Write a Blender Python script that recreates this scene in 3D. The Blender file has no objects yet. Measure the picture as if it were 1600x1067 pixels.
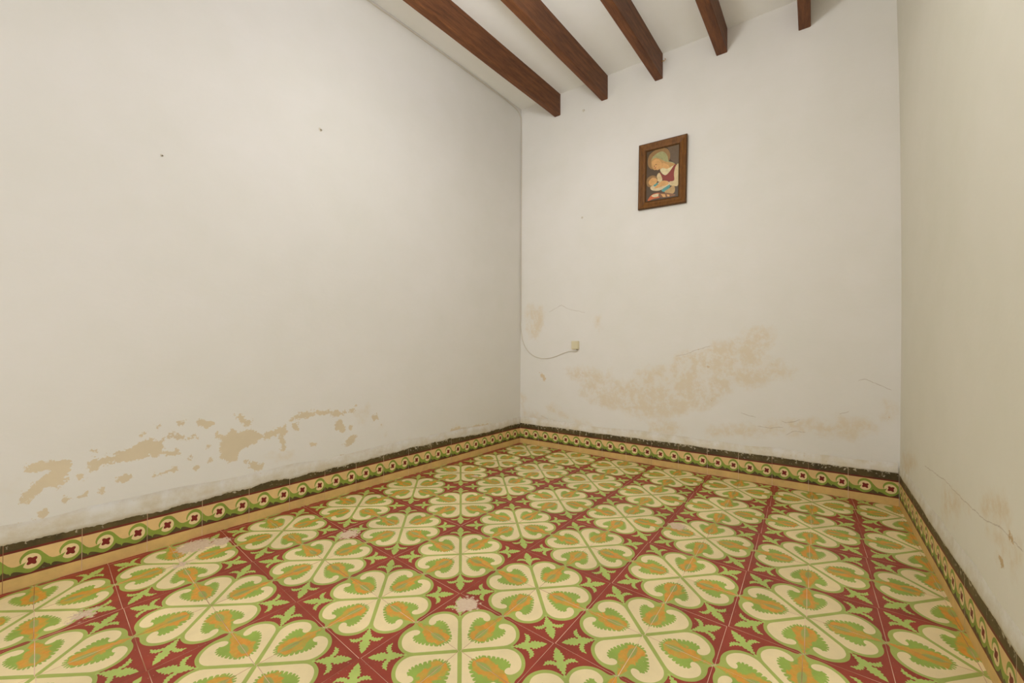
import bpy, bmesh, math, random
import numpy as np
from mathutils import Vector, Matrix, noise
from mathutils.geometry import delaunay_2d_cdt

random.seed(7)
SC = bpy.context.scene
COL = SC.collection

# ------------------------------------------------------------------ camera, light, exposure
CAM = dict(f=622.0, yaw=0.667, pitch=0.0112, roll=0.0045, loc=(-1.2473, -1.255, 0.892))
cd = bpy.data.cameras.new('camera')
cd.sensor_width = 36.0
cd.sensor_fit = 'HORIZONTAL'
cd.lens = 36.0 * CAM['f'] / 1600.0
cd.clip_start = 0.02
cam = bpy.data.objects.new('camera', cd)
COL.objects.link(cam)
_f = Vector((math.cos(CAM['yaw']) * math.cos(CAM['pitch']), math.sin(CAM['yaw']) * math.cos(CAM['pitch']), math.sin(CAM['pitch'])))
_r = _f.cross(Vector((0, 0, 1))).normalized()
_u = _r.cross(_f)
_r2 = _r * math.cos(CAM['roll']) + _u * math.sin(CAM['roll'])
_u2 = -_r * math.sin(CAM['roll']) + _u * math.cos(CAM['roll'])
_m = Matrix((_r2, _u2, -_f)).transposed().to_4x4()
_m.translation = Vector(CAM['loc'])
cam.matrix_world = _m
SC.camera = cam

world = bpy.data.worlds.new('daylight')
SC.world = world
world.use_nodes = True
_bg = world.node_tree.nodes['Background']
_bg.inputs[0].default_value = (0.95, 0.97, 1.0, 1)
_bg.inputs[1].default_value = 0.35

FRONT_X = -3.3            # wall behind the camera, with a window
WINDOW = (-1.35, 0.80, 0.30, 2.75)     # y0, y1, z0, z1
DOOR = (-1.35, 0.0, 0.0, 2.40)        # x0, x1, z0, z1: open double door in the right wall, out of the frame

def area_light(name, w, h, loc, rot, power, color):
    ld = bpy.data.lights.new(name, 'AREA')
    ld.shape = 'RECTANGLE'
    ld.size = w
    ld.size_y = h
    ld.energy = power
    ld.color = color
    o = bpy.data.objects.new(name, ld)
    COL.objects.link(o)
    o.location = loc
    o.rotation_euler = rot
    return o
DAY = (0.97, 1.0, 1.03)
area_light('door_daylight', DOOR[1] - DOOR[0], DOOR[3] - DOOR[2], ((DOOR[0] + DOOR[1]) / 2, -1.83, (DOOR[2] + DOOR[3]) / 2), (math.radians(90), 0, 0), 9.0, DAY)
area_light('window_daylight', WINDOW[1] - WINDOW[0], WINDOW[3] - WINDOW[2], (FRONT_X - 0.2, (WINDOW[0] + WINDOW[1]) / 2, (WINDOW[2] + WINDOW[3]) / 2), (math.radians(90), 0, math.radians(-90)), 41.0, DAY)

FILL_AT = (-0.12, -0.32, 2.40)         # added fill light shaped as a hanging globe, unseen just above the frame
FILL_GLOW = 46.0       # radiance of the added fill globe

SC.view_settings.view_transform = 'Standard'
SC.view_settings.look = 'None'
SC.view_settings.gamma = 1.0
SC.view_settings.use_curve_mapping = False
SC.view_settings.exposure = 0.0

# ------------------------------------------------------------------ helpers
def lin(r, g, b):
    f = lambda c: (c / 255) / 12.92 if c / 255 <= 0.04045 else ((c / 255 + 0.055) / 1.055) ** 2.4
    return (f(r), f(g), f(b), 1.0)

def tag(o, label=None, cat=None, group=None, kind=None):
    if label: o['label'] = label
    if cat: o['category'] = cat
    if group: o['group'] = group
    if kind: o['kind'] = kind
    return o

def obj(name, mesh, parent=None, mats=None):
    o = bpy.data.objects.new(name, mesh)
    COL.objects.link(o)
    if parent is not None:
        o.parent = parent
    if mats:
        for m in mats:
            mesh.materials.append(m)
    return o

def empty(name, loc=(0, 0, 0)):
    o = bpy.data.objects.new(name, None)
    COL.objects.link(o)
    o.location = loc
    o.empty_display_size = 0.1
    return o

def bm_mesh(bm, name, smooth=False):
    me = bpy.data.meshes.new(name)
    bmesh.ops.recalc_face_normals(bm, faces=bm.faces)
    bm.to_mesh(me)
    bm.free()
    if smooth:
        for p in me.polygons:
            p.use_smooth = True
    return me

def bm_hexa(bm, pts):
    v = [bm.verts.new(p) for p in pts]
    for f in ((3, 2, 1, 0), (4, 5, 6, 7), (0, 1, 5, 4), (1, 2, 6, 5), (2, 3, 7, 6), (3, 0, 4, 7)):
        bm.faces.new([v[k] for k in f])
    return v

def bm_box(bm, x0, x1, y0, y1, z0, z1):
    return bm_hexa(bm, [(x0, y0, z0), (x1, y0, z0), (x1, y1, z0), (x0, y1, z0), (x0, y0, z1), (x1, y0, z1), (x1, y1, z1), (x0, y1, z1)])

def tube(name, pts, rad, sides=8, parent=None, mats=None):
    pts = [Vector(p) for p in pts]
    bm = bmesh.new()
    rings = []
    for k, p in enumerate(pts):
        a = pts[max(k - 1, 0)]; b = pts[min(k + 1, len(pts) - 1)]
        t = (b - a).normalized()
        n = t.orthogonal().normalized() if not rings else (prev - t * prev.dot(t)).normalized()
        prev = n
        bn = t.cross(n)
        rings.append([bm.verts.new(p + (n * math.cos(2 * math.pi * s / sides) + bn * math.sin(2 * math.pi * s / sides)) * rad) for s in range(sides)])
    for r0, r1 in zip(rings, rings[1:]):
        for s in range(sides):
            bm.faces.new((r0[s], r0[(s + 1) % sides], r1[(s + 1) % sides], r1[s]))
    bm.faces.new(rings[0]); bm.faces.new(rings[-1])
    return obj(name, bm_mesh(bm, name, True), parent, mats)

def spline(pts, n=6, closed=False):
    P = [Vector(p) for p in pts]
    out = []
    m = len(P)
    rng = range(m) if closed else range(m - 1)
    for k in rng:
        if closed:
            a, b, c, d = P[k - 1], P[k], P[(k + 1) % m], P[(k + 2) % m]
        else:
            a, b, c, d = P[max(k - 1, 0)], P[k], P[k + 1], P[min(k + 2, m - 1)]
        for s in range(n):
            t = s / n
            out.append(0.5 * ((2 * b) + (c - a) * t + (2 * a - 5 * b + 4 * c - d) * t * t + (3 * b - a - 3 * c + d) * t ** 3))
    if not closed:
        out.append(P[-1])
    return [tuple(p) for p in out]

def layered(layers, name):
    """Inlaid flat design: [(outline, material slot)], later outlines lie on top. Gives verts2d, tris, slots."""
    verts, faces = [], []
    for pts, _ in layers:
        area = sum(p[0] * q[1] - q[0] * p[1] for p, q in zip(pts, list(pts[1:]) + [pts[0]]))
        if area < 0:
            pts = list(pts)[::-1]
        b = len(verts)
        verts += [Vector((p[0], p[1])) for p in pts]
        faces.append(list(range(b, b + len(pts))))
    ov, oe, of, _a, _b, orig = delaunay_2d_cdt(verts, [], faces, 1, 1e-5, True)
    tris, slots = [], []
    for f, src in zip(of, orig):
        if not src:
            continue
        tris.append(tuple(f)); slots.append(layers[max(src)][1])
    return [tuple(v) for v in ov], tris, slots

# ------------------------------------------------------------------ materials
class NT:
    def __init__(self, name):
        self.m = bpy.data.materials.new(name)
        self.m.use_nodes = True
        self.t = self.m.node_tree
        self.b = self.t.nodes['Principled BSDF']
        self.pos = None
    def n(self, typ, **kw):
        nd = self.t.nodes.new(typ)
        for k, v in kw.items():
            setattr(nd, k, v)
        return nd
    def put(self, sock, v):
        if hasattr(v, 'is_output'):
            self.t.links.new(v, sock)
        elif v is not None:
            sock.default_value = v
    def math(self, op, a, b=None, c=None, clamp=False):
        nd = self.n('ShaderNodeMath', operation=op, use_clamp=clamp)
        self.put(nd.inputs[0], a)
        if b is not None: self.put(nd.inputs[1], b)
        if c is not None: self.put(nd.inputs[2], c)
        return nd.outputs[0]
    def step(self, x, lo, hi):
        nd = self.n('ShaderNodeMapRange', interpolation_type='SMOOTHSTEP')
        self.put(nd.inputs[0], x); self.put(nd.inputs[1], lo); self.put(nd.inputs[2], hi)
        return nd.outputs[0]
    def ramp(self, x, lo, hi, a, b):
        nd = self.n('ShaderNodeMapRange')
        self.put(nd.inputs[0], x); self.put(nd.inputs[1], lo); self.put(nd.inputs[2], hi); self.put(nd.inputs[3], a); self.put(nd.inputs[4], b)
        return nd.outputs[0]
    def mix(self, f, a, b, mode='MIX'):
        nd = self.n('ShaderNodeMix', data_type='RGBA', blend_type=mode)
        self.put(nd.inputs[0], f); self.put(nd.inputs[6], a); self.put(nd.inputs[7], b)
        return nd.outputs[2]
    def P(self):
        if self.pos is None:
            self.pos = self.n('ShaderNodeNewGeometry').outputs['Position']
        return self.pos
    def noise(self, scale, detail=3.0, rough=0.55, vec=None, stretch=None, distort=0.0):
        v = vec if vec is not None else self.P()
        if stretch:
            mp = self.n('ShaderNodeMapping')
            self.put(mp.inputs[0], v); mp.inputs['Scale'].default_value = stretch
            v = mp.outputs[0]
        nd = self.n('ShaderNodeTexNoise')
        self.put(nd.inputs['Vector'], v)
        nd.inputs['Scale'].default_value = scale
        nd.inputs['Detail'].default_value = detail
        nd.inputs['Roughness'].default_value = rough
        nd.inputs['Distortion'].default_value = distort
        return nd.outputs[0]
    def bump(self, h, strength=0.3, dist=0.002):
        nd = self.n('ShaderNodeBump')
        nd.inputs['Strength'].default_value = strength
        nd.inputs['Distance'].default_value = dist
        self.put(nd.inputs['Height'], h)
        self.t.links.new(nd.outputs[0], self.b.inputs['Normal'])
    def done(self, color, rough=0.6, spec=0.5):
        self.put(self.b.inputs['Base Color'], color)
        self.put(self.b.inputs['Roughness'], rough)
        self.put(self.b.inputs['Specular IOR Level'], spec)
        return self.m

# worn places of the floor: x, y, radius (m), strength
WORN = [(-0.255, -0.28, 0.045, 1.0), (-0.72, 0.94, 0.075, 1.0), (-0.64, 0.90, 0.05, 0.9), (-0.235, 0.515, 0.055, 0.9),
        (0.826, -0.673, 0.045, 1.0), (-1.08, 0.67, 0.05, 0.7), (1.12, 0.37, 0.05, 0.6), (0.75, 0.63, 0.04, 0.7), (-0.80, 0.80, 0.04, 0.7)]

def worn_mask(k, amount=1.0):
    n1 = k.noise(55, 4, 0.7)
    tot = None
    for x, y, r, s in WORN:
        d = k.n('ShaderNodeVectorMath', operation='DISTANCE')
        k.put(d.inputs[0], k.P()); d.inputs[1].default_value = (x, y, 0.0)
        f = k.math('MULTIPLY', k.math('SUBTRACT', 1.0, k.math('DIVIDE', d.outputs['Value'], r * 1.5)), s)
        tot = f if tot is None else k.math('MAXIMUM', tot, f)
    spot = k.step(k.math('ADD', tot, k.math('MULTIPLY', k.math('SUBTRACT', n1, 0.5), 1.5)), 0.36, 0.50)
    fine = k.step(k.math('ADD', k.noise(180, 2, 0.6), k.math('MULTIPLY', k.math('SUBTRACT', k.noise(5, 3), 0.5), 0.35)), 0.70, 0.76)
    return k.math('MAXIMUM', spot, k.math('MULTIPLY', fine, 0.55 * amount))

def tile_material(name, rgb, var=0.10, leaf=False, amount=1.0):
    k = NT(name)
    base = lin(*rgb)
    dark = tuple(c * (1 - var * 1.6) for c in base[:3]) + (1,)
    light = tuple(min(1, c * (1 + var)) for c in base[:3]) + (1,)
    col = k.mix(k.ramp(k.noise(9, 4, 0.6), 0.3, 0.7, 0, 1), dark, light)
    if leaf:
        uv = k.n('ShaderNodeUVMap').outputs[0]
        sx = k.n('ShaderNodeSeparateXYZ'); k.put(sx.inputs[0], uv)
        a = k.math('MAXIMUM', sx.outputs[0], sx.outputs[1])
        b = k.math('MINIMUM', sx.outputs[0], sx.outputs[1])
        fc = k.n('ShaderNodeFloatCurve')
        k.put(fc.inputs['Value'], a)
        cv = fc.mapping.curves[0]
        cv.points[0].location = (0.0, 0.0); cv.points[1].location = (1.0, 0.0)
        for px, py in ((0.28, 0.0), (0.32, 0.38), (0.39, 0.60), (0.48, 0.64), (0.58, 0.56), (0.68, 0.42), (0.78, 0.30), (0.88, 0.22), (0.97, 0.12)):
            cv.points.new(px, py)
        fc.mapping.update()
        edge = k.math('MULTIPLY', fc.outputs[0], 0.25)
        wob = k.math('MULTIPLY', k.math('SUBTRACT', k.noise(34, 4, 0.65), 0.5), 0.30)
        m1 = k.step(k.math('ADD', k.math('SUBTRACT', edge, b), wob), -0.012, 0.028)
        # the hollow in the middle of each orange pear
        ea = k.math('DIVIDE', k.math('SUBTRACT', a, 0.47), 0.13)
        eb = k.math('DIVIDE', b, 0.055)
        rr = k.math('ADD', k.math('MULTIPLY', ea, ea), k.math('MULTIPLY', eb, eb))
        hol = k.math('SUBTRACT', 1.0, k.step(k.math('ADD', rr, k.math('MULTIPLY', wob, 6.0)), 0.5, 1.4))
        m = k.math('MULTIPLY', m1, k.math('SUBTRACT', 1.0, k.math('MULTIPLY', hol, 0.85)))
        m = k.math('MULTIPLY', m, k.ramp(k.noise(23, 3, 0.6), 0.3, 0.6, 0.45, 1.0))
        col = k.mix(m, col, k.mix(k.noise(60, 2), lin(214, 138, 40), lin(236, 170, 70)))
        col = k.mix(k.math('MULTIPLY', hol, 0.3), col, lin(160, 160, 120))
    rnd = k.n('ShaderNodeObjectInfo').outputs['Random']
    hs = k.n('ShaderNodeHueSaturation')
    k.put(hs.inputs['Value'], k.ramp(rnd, 0, 1, 0.93, 1.05)); k.put(hs.inputs['Color'], col)
    w = worn_mask(k, amount)
    col = k.mix(w, hs.outputs[0], k.mix(k.noise(90, 2), lin(232, 212, 184), lin(212, 178, 146)))
    rough = k.math('ADD', k.ramp(k.noise(14, 4, 0.6), 0.3, 0.7, 0.34, 0.52), k.math('MULTIPLY', w, 0.3))
    k.bump(k.noise(70, 2, 0.6), 0.12, 0.001)
    return k.done(col, rough, 0.35)

M_RED = tile_material('tile_red', (158, 63, 44), 0.10)
M_GREEN = tile_material('tile_green', (174, 185, 92), 0.08)
M_LIME = tile_material('tile_lime', (184, 202, 104), 0.08)
M_CREAM = tile_material('tile_cream', (246, 224, 172), 0.05, amount=0.5)
M_LEAF = tile_material('tile_leaf', (158, 182, 78), 0.10, leaf=True)
M_SIDE = tile_material('tile_side', (196, 150, 118), 0.1)
M_DOT = tile_material('tile_dot', (196, 190, 130), 0.08)
FLOOR_MATS = [M_RED, M_GREEN, M_LIME, M_CREAM, M_LEAF, M_SIDE, M_DOT]

def skirting_material(name, rgb, var=0.1, fleck=False):
    k = NT(name)
    base = lin(*rgb)
    dark = tuple(c * (1 - var * 1.7) for c in base[:3]) + (1,)
    light = tuple(min(1, c * (1 + var)) for c in base[:3]) + (1,)
    col = k.mix(k.ramp(k.noise(16, 4, 0.6), 0.3, 0.7, 0, 1), dark, light)
    if fleck:
        z = k.n('ShaderNodeSeparateXYZ'); k.put(z.inputs[0], k.P())
        up = k.ramp(z.outputs[2], 0.14, 0.185, 0.0, 0.16)
        f = k.step(k.math('ADD', k.noise(60, 5, 0.7), up), 0.66, 0.75)
        col = k.mix(f, col, lin(196, 184, 158))
        f2 = k.step(k.noise(110, 3, 0.7), 0.6, 0.8)
        col = k.mix(k.math('MULTIPLY', f2, 0.5), col, lin(120, 108, 76))
    w = k.step(k.noise(150, 3, 0.7), 0.72, 0.8)
    col = k.mix(k.math('MULTIPLY', w, 0.6), col, lin(214, 196, 160))
    k.bump(k.noise(80, 3, 0.6), 0.12, 0.001)
    return k.done(col, 0.5, 0.35)

S_BEIGE = skirting_material('skirting_beige', (228, 190, 128), 0.06)
S_BAND = skirting_material('skirting_band', (220, 182, 112), 0.08)
S_REDLINE = skirting_material('skirting_red_line', (116, 44, 30), 0.12)
S_OLIVE = skirting_material('skirting_olive', (88, 74, 40), 0.25, True)
S_GREEN = skirting_material('skirting_green', (140, 156, 62), 0.12)
S_MAROON = skirting_material('skirting_maroon', (124, 34, 26), 0.12)
S_CIRCLE = skirting_material('skirting_circle', (236, 208, 154), 0.05)
S_SIDE = skirting_material('skirting_side', (196, 176, 140), 0.1)
SKIRT_MATS = [S_BAND, S_REDLINE, S_OLIVE, S_BEIGE, S_GREEN, S_CIRCLE, S_MAROON, S_SIDE]

def plaster_material(name, paint, peel_rgb, stain_rgb, stain_amt=0.6, worn=True):
    k = NT(name)
    def att(n):
        a = k.n('ShaderNodeAttribute', attribute_name=n); return a.outputs['Fac']
    broad = k.noise(1.1, 3, 0.5)
    mid = k.noise(5.0, 4, 0.55)
    c0 = lin(*paint)
    c1 = (c0[0] * 0.965, c0[1] * 0.96, c0[2] * 0.935, 1)
    c2 = (min(1, c0[0] * 1.02), c0[1] * 1.01, min(1, c0[2] * 1.015), 1)
    col = k.mix(k.ramp(k.math('ADD', k.math('MULTIPLY', broad, 0.6), k.math('MULTIPLY', mid, 0.4)), 0.35, 0.65, 0, 1), c1, c2)
    if not worn:
        trowel = k.noise(3.2, 4, 0.6)
        k.bump(k.math('MULTIPLY', trowel, 2.4), 0.30, 0.004)
        return k.done(col, 0.85, 0.2)
    n60 = k.noise(34, 4, 0.72)
    # soft damp stains
    st = k.step(k.math('ADD', att('stain'), k.math('MULTIPLY', k.math('SUBTRACT', k.noise(13, 3, 0.7), 0.5), 0.13)), -0.03, 0.05)
    streak = k.noise(11, 3, 0.7)
    st = k.math('MULTIPLY', st, k.math('ADD', 0.25, k.math('MULTIPLY', k.step(k.math('ADD', k.math('MULTIPLY', streak, 0.6), k.math('MULTIPLY', n60, 0.4)), 0.40, 0.58), 0.75)))
    col = k.mix(k.math('MULTIPLY', st, stain_amt), col, lin(*stain_rgb))
    # flaked paint
    fld = k.math('ADD', att('peel'), k.math('ADD', k.math('MULTIPLY', k.math('SUBTRACT', n60, 0.5), 0.075), k.math('MULTIPLY', k.math('SUBTRACT', k.noise(105, 3, 0.7), 0.5), 0.022)))
    pe = k.step(fld, -0.0008, 0.0012)
    pc = k.mix(k.ramp(mid, 0.3, 0.7, 0, 1), lin(*peel_rgb), tuple(c * 1.12 for c in lin(*peel_rgb)[:3]) + (1,))
    col = k.mix(pe, col, pc)
    # cracks
    wig = k.math('MULTIPLY', k.math('SUBTRACT', k.noise(28, 2, 0.7), 0.5), 0.016)
    cd_ = k.math('ADD', k.math('ABSOLUTE', k.math('ADD', att('crack'), wig)), k.math('MULTIPLY', k.math('ABSOLUTE', att('crack_end')), 0.5))
    cr = k.math('SUBTRACT', 1.0, k.step(cd_, 0.0002, 0.0026))
    col = k.mix(k.math('MULTIPLY', cr, 0.45), col, lin(158, 132, 98))
    trowel = k.noise(3.2, 4, 0.6, stretch=(1, 1, 1.8))
    h = k.math('ADD', k.math('MULTIPLY', trowel, 2.4), k.math('MULTIPLY', k.noise(45, 2, 0.6), 0.16))
    k.bump(h, 0.30, 0.004)
    return k.done(col, 0.85, 0.2)

M_WALL = plaster_material('painted_plaster', (228, 224, 217), (211, 195, 167), (220, 203, 174), 0.6)
M_WALL_BACK = plaster_material('painted_plaster_damp', (235, 231, 224), (217, 197, 166), (226, 209, 181), 0.75)
M_WALL_RIGHT = plaster_material('painted_plaster_yellowed', (229, 225, 210), (196, 172, 134), (216, 196, 160), 0.7)
M_CEIL = plaster_material('ceiling_plaster', (250, 249, 246), (198, 178, 146), (210, 190, 150), 0.2, worn=False)

def lip_material(name, a, b, c):
    k = NT(name)
    col = k.mix(k.ramp(k.noise(14, 4, 0.65), 0.35, 0.65, 0, 1), lin(*a), lin(*b))
    col = k.mix(k.math('MULTIPLY', k.step(k.noise(45, 4, 0.7), 0.60, 0.7), 0.5), col, lin(*c))
    k.bump(k.noise(40, 5, 0.65), 0.25, 0.003)
    return k.done(col, 0.9, 0.15)
M_LIP_L = lip_material('lime_smear', (207, 195, 173), (219, 213, 202), (200, 181, 149))
M_LIP_B = lip_material('lime_smear_pale', (220, 208, 184), (232, 226, 216), (212, 192, 158))
M_LIP_R = lip_material('lime_smear_yellowed', (206, 196, 171), (219, 213, 196), (199, 180, 144))

def grout_material():
    k = NT('grout')
    col = k.mix(k.ramp(k.noise(20, 4, 0.7), 0.3, 0.7, 0, 1), lin(238, 196, 166), lin(248, 226, 200))
    col = k.mix(k.step(k.noise(1.7, 3, 0.6), 0.50, 0.60), col, lin(176, 132, 98))
    return k.done(col, 0.9, 0.1)
M_GROUT = grout_material()

def wood_material(name, a, b, axis=(1, 9, 9), scale=4.0):
    k = NT(name)
    tc = k.n('ShaderNodeTexCoord').outputs['Object']
    g = k.noise(scale, 6, 0.65, vec=tc, stretch=axis, distort=0.6)
    fine = k.noise(scale * 5, 4, 0.7, vec=tc, stretch=axis)
    f = k.math('ADD', k.math('MULTIPLY', g, 0.7), k.math('MULTIPLY', fine, 0.3))
    col = k.mix(k.ramp(f, 0.36, 0.62, 0, 1), lin(*a), lin(*b))
    k.bump(f, 0.15, 0.002)
    return k.done(col, 0.55, 0.3)
M_BEAM = wood_material('dark_stained_beam', (80, 45, 24), (126, 78, 44))
M_FRAME = wood_material('frame_wood', (90, 54, 16), (128, 82, 28), (9, 9, 2), 9.0)
M_FRAME_EDGE = wood_material('frame_edge_wood', (70, 44, 18), (100, 66, 28), (9, 9, 2), 9.0)

def plain(name, rgb, rough=0.6, spec=0.4, var=0.05, scale=30, metal=0.0):
    k = NT(name)
    c = lin(*rgb)
    col = k.mix(k.noise(scale, 3), tuple(x * (1 - var) for x in c[:3]) + (1,), tuple(min(1, x * (1 + var)) for x in c[:3]) + (1,))
    k.b.inputs['Metallic'].default_value = metal
    if name.startswith('print_'):
        col = k.mix(k.ramp(k.noise(42, 4, 0.65), 0.4, 0.65, 0.0, 0.18), col, lin(96, 66, 34))
    return k.done(col, rough, spec)
M_CABLE = plain('painted_cable', (218, 208, 190), 0.6)
M_SOCKET = plain('cream_plastic', (224, 212, 178), 0.4)
M_SOCKET_DARK = plain('socket_slot', (120, 108, 84), 0.6)
M_NAIL = plain('rusty_nail', (136, 122, 102), 0.5, 0.4, 0.2, 200, 0.6)
M_PUTTY = plain('filler_plaster', (214, 204, 186), 0.8)
M_BRASS = plain('brass_hook', (190, 150, 80), 0.4, 0.5, 0.1, 100, 0.7)
M_DOORWOOD = wood_material('door_wood', (96, 58, 30), (132, 86, 48), (9, 9, 1), 5.0)

# ------------------------------------------------------------------ plan of the (not quite square) old room
# floor lattice: tile coordinates (i away along the left wall, j towards the left wall), drifting as hand-laid rows do
MONO = [(0, 0), (0, 1), (0, 2), (0, 3), (1, 0), (1, 1), (1, 2), (2, 0), (2, 1), (3, 0)]
COEF = [(-0.0346, -0.0242), (-0.0199, 1.5858), (0.037, 0.039), (0.0091, 0.0247), (1.5498, -0.0348), (-0.0503, -0.0378), (0.0143, 0.0145), (0.0184, 0.0117), (-0.0085, 0.0049), (0.0186, 0.0012)]
def plan(i, j):
    x = y = 0.0
    for (a, b), (cx, cy) in zip(MONO, COEF):
        w = (i / 8.0) ** a * (j / 8.0) ** b
        x += w * cx; y += w * cy
    return Vector((x, y, 0.0))

SK_T = 0.0035                      # skirting stands this proud of the plaster
def left_y(x): return 1.0118 - 0.03027 * x         # skirting face lines
def back_x(y): return 1.7564 - 0.06584 * y
def right_y(x): return -1.6087 + 0.0170 * x
def meet(fx, fy):
    x, y = 1.7, 0.0
    for _ in range(40):
        y = fy(x); x = fx(y)
    return x, y
CL = meet(back_x, left_y)         # back-left corner of the skirting faces
CR = meet(back_x, right_y)        # back-right corner
CEIL_Z = 3.092

LEFT_PEEL = [
  [(-1.209,0.435),(-1.195,0.446),(-1.141,0.452),(-1.084,0.445),(-1.084,0.411),(-1.096,0.366),(-1.121,0.349),(-1.146,0.351),(-1.176,0.322),(-1.210,0.305),(-1.211,0.319),(-1.199,0.347),(-1.182,0.370),(-1.164,0.383),(-1.134,0.413),(-1.165,0.416),(-1.203,0.420)],
  [(-1.077,0.361),(-1.064,0.382),(-1.037,0.390),(-1.048,0.417),(-1.045,0.431),(-1.010,0.434),(-0.975,0.442),(-0.924,0.452),(-0.885,0.482),(-0.854,0.484),(-0.821,0.465),(-0.816,0.426),(-0.787,0.420),(-0.748,0.401),(-0.756,0.386),(-0.829,0.406),(-0.877,0.411),(-0.892,0.401),(-0.915,0.403),(-0.946,0.410),(-0.975,0.401),(-0.996,0.401),(-1.017,0.386),(-1.044,0.377),(-1.064,0.353)],
  [(-0.821,0.486),(-0.788,0.497),(-0.726,0.476),(-0.690,0.456),(-0.744,0.462),(-0.796,0.466),(-0.817,0.471)],
  [(-0.608,0.432),(-0.623,0.470),(-0.583,0.452),(-0.563,0.485),(-0.532,0.455),(-0.500,0.469),(-0.422,0.431),(-0.376,0.449),(-0.315,0.466),(-0.309,0.419),(-0.399,0.408),(-0.444,0.403),(-0.477,0.384),(-0.526,0.362),(-0.541,0.322),(-0.572,0.317),(-0.602,0.348),(-0.607,0.384)],
  [(-0.342,0.411),(-0.321,0.421),(-0.314,0.366),(-0.320,0.325),(-0.336,0.331)],
  [(-0.284,0.475),(-0.278,0.501),(-0.240,0.517),(-0.173,0.522),(-0.074,0.510),(0.031,0.490),(0.087,0.521),(0.087,0.483),(-0.015,0.470),(-0.131,0.496),(-0.213,0.486),(-0.265,0.479)],
  [(-0.852,0.325),(-0.820,0.334),(-0.769,0.344),(-0.767,0.327),(-0.811,0.315),(-0.844,0.315)],
  [(-0.956,0.341),(-0.937,0.351),(-0.911,0.335),(-0.918,0.321),(-0.941,0.316),(-0.953,0.325)],
  [(-0.504,0.308),(-0.454,0.294),(-0.415,0.276),(-0.426,0.253),(-0.454,0.247),(-0.476,0.271)],
  [(0.010,0.300),(0.049,0.337),(0.088,0.338),(0.081,0.302),(0.026,0.282)],
  [(-0.291,0.476),(-0.252,0.457),(-0.239,0.428),(-0.265,0.422)],
  [(-0.708,0.324),(-0.693,0.337),(-0.686,0.314),(-0.699,0.299)],
  [(-1.063,0.299),(-1.047,0.314),(-1.031,0.300),(-1.050,0.291)],
  [(-1.113,0.304),(-1.101,0.317),(-1.088,0.292),(-1.097,0.280),(-1.108,0.288)],
  [(-0.548,0.543),(-0.517,0.545),(-0.501,0.518),(-0.473,0.508),(-0.473,0.477),(-0.511,0.495)],
  [(-0.704,0.541),(-0.672,0.538),(-0.633,0.517),(-0.652,0.504),(-0.690,0.516)],
  [(-0.764,0.546),(-0.734,0.545),(-0.734,0.526),(-0.762,0.531)],
  [(-0.052,0.435),(-0.007,0.453),(0.009,0.404),(0.028,0.378),(-0.006,0.369),(-0.044,0.397)],
  [(-1.221,0.228),(-1.215,0.244),(-1.181,0.241),(-1.160,0.230),(-1.168,0.200),(-1.192,0.200),(-1.215,0.208)],
  [(-1.169,0.265),(-1.145,0.279),(-1.147,0.253),(-1.160,0.242)],
  [(-0.646,0.363),(-0.634,0.364),(-0.634,0.333),(-0.648,0.339)],
  [(-0.730,0.386),(-0.714,0.385),(-0.714,0.366),(-0.728,0.370)],
  [(-0.659,0.418),(-0.644,0.417),(-0.646,0.397),(-0.658,0.399)],
  [(0.196,0.446),(0.231,0.449),(0.235,0.409),(0.200,0.406)],
  [(-0.886,0.513),(-0.866,0.515),(-0.870,0.498),(-0.887,0.498)],
  [(-0.846,0.541),(-0.818,0.544),(-0.822,0.519),(-0.844,0.519)],
  [(-1.035,0.464),(-1.012,0.469),(-1.014,0.457),(-1.030,0.456)],
  [(-0.185,0.336),(-0.144,0.338),(-0.151,0.319),(-0.178,0.322)],
  [(-0.012,0.234),(0.021,0.238),(0.018,0.216),(-0.009,0.219)],
  [(0.040,0.406),(0.064,0.406),(0.061,0.373),(0.039,0.380)],
  [(-1.012,0.305),(-0.998,0.306),(-1.000,0.291),(-1.012,0.295)],
]
LEFT_STAIN = [
  [(0.095,0.459),(0.161,0.513),(0.170,0.449),(0.146,0.390),(0.104,0.412)],
  [(-0.386,0.308),(-0.338,0.318),(-0.276,0.299),(-0.289,0.268),(-0.362,0.271)],
  [(-1.255,0.380),(-1.233,0.379),(-1.228,0.355),(-1.244,0.306),(-1.255,0.301)],
  [(-1.062,0.202),(-1.008,0.204),(-0.921,0.218),(-0.859,0.212),(-0.851,0.197),(-0.936,0.196),(-1.008,0.189),(-1.055,0.188)],
  [(-0.696,0.230),(-0.659,0.232),(-0.591,0.220),(-0.508,0.229),(-0.508,0.210),(-0.610,0.201),(-0.687,0.205)],
  [(-1.138,0.209),(-1.101,0.215),(-1.088,0.196),(-1.126,0.186)],
  [(0.269,0.227),(0.361,0.234),(0.381,0.189),(0.306,0.188)],
  [(0.829,0.221),(0.851,0.250),(0.905,0.274),(0.996,0.248),(1.091,0.255),(1.242,0.246),(1.322,0.226),(1.243,0.206),(1.092,0.212),(0.973,0.222),(0.884,0.207)],
  [(0.598,0.221),(0.646,0.236),(0.685,0.245),(0.715,0.224),(0.696,0.200),(0.617,0.210)],
  [(0.294,0.240),(0.318,0.246),(0.351,0.218),(0.327,0.205),(0.298,0.221)],
  [(0.453,0.236),(0.488,0.244),(0.501,0.234),(0.470,0.225)],
  [(0.257,0.379),(0.269,0.381),(0.273,0.366),(0.261,0.364)],
  [(0.289,0.311),(0.303,0.316),(0.306,0.297),(0.294,0.296)],
]
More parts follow.
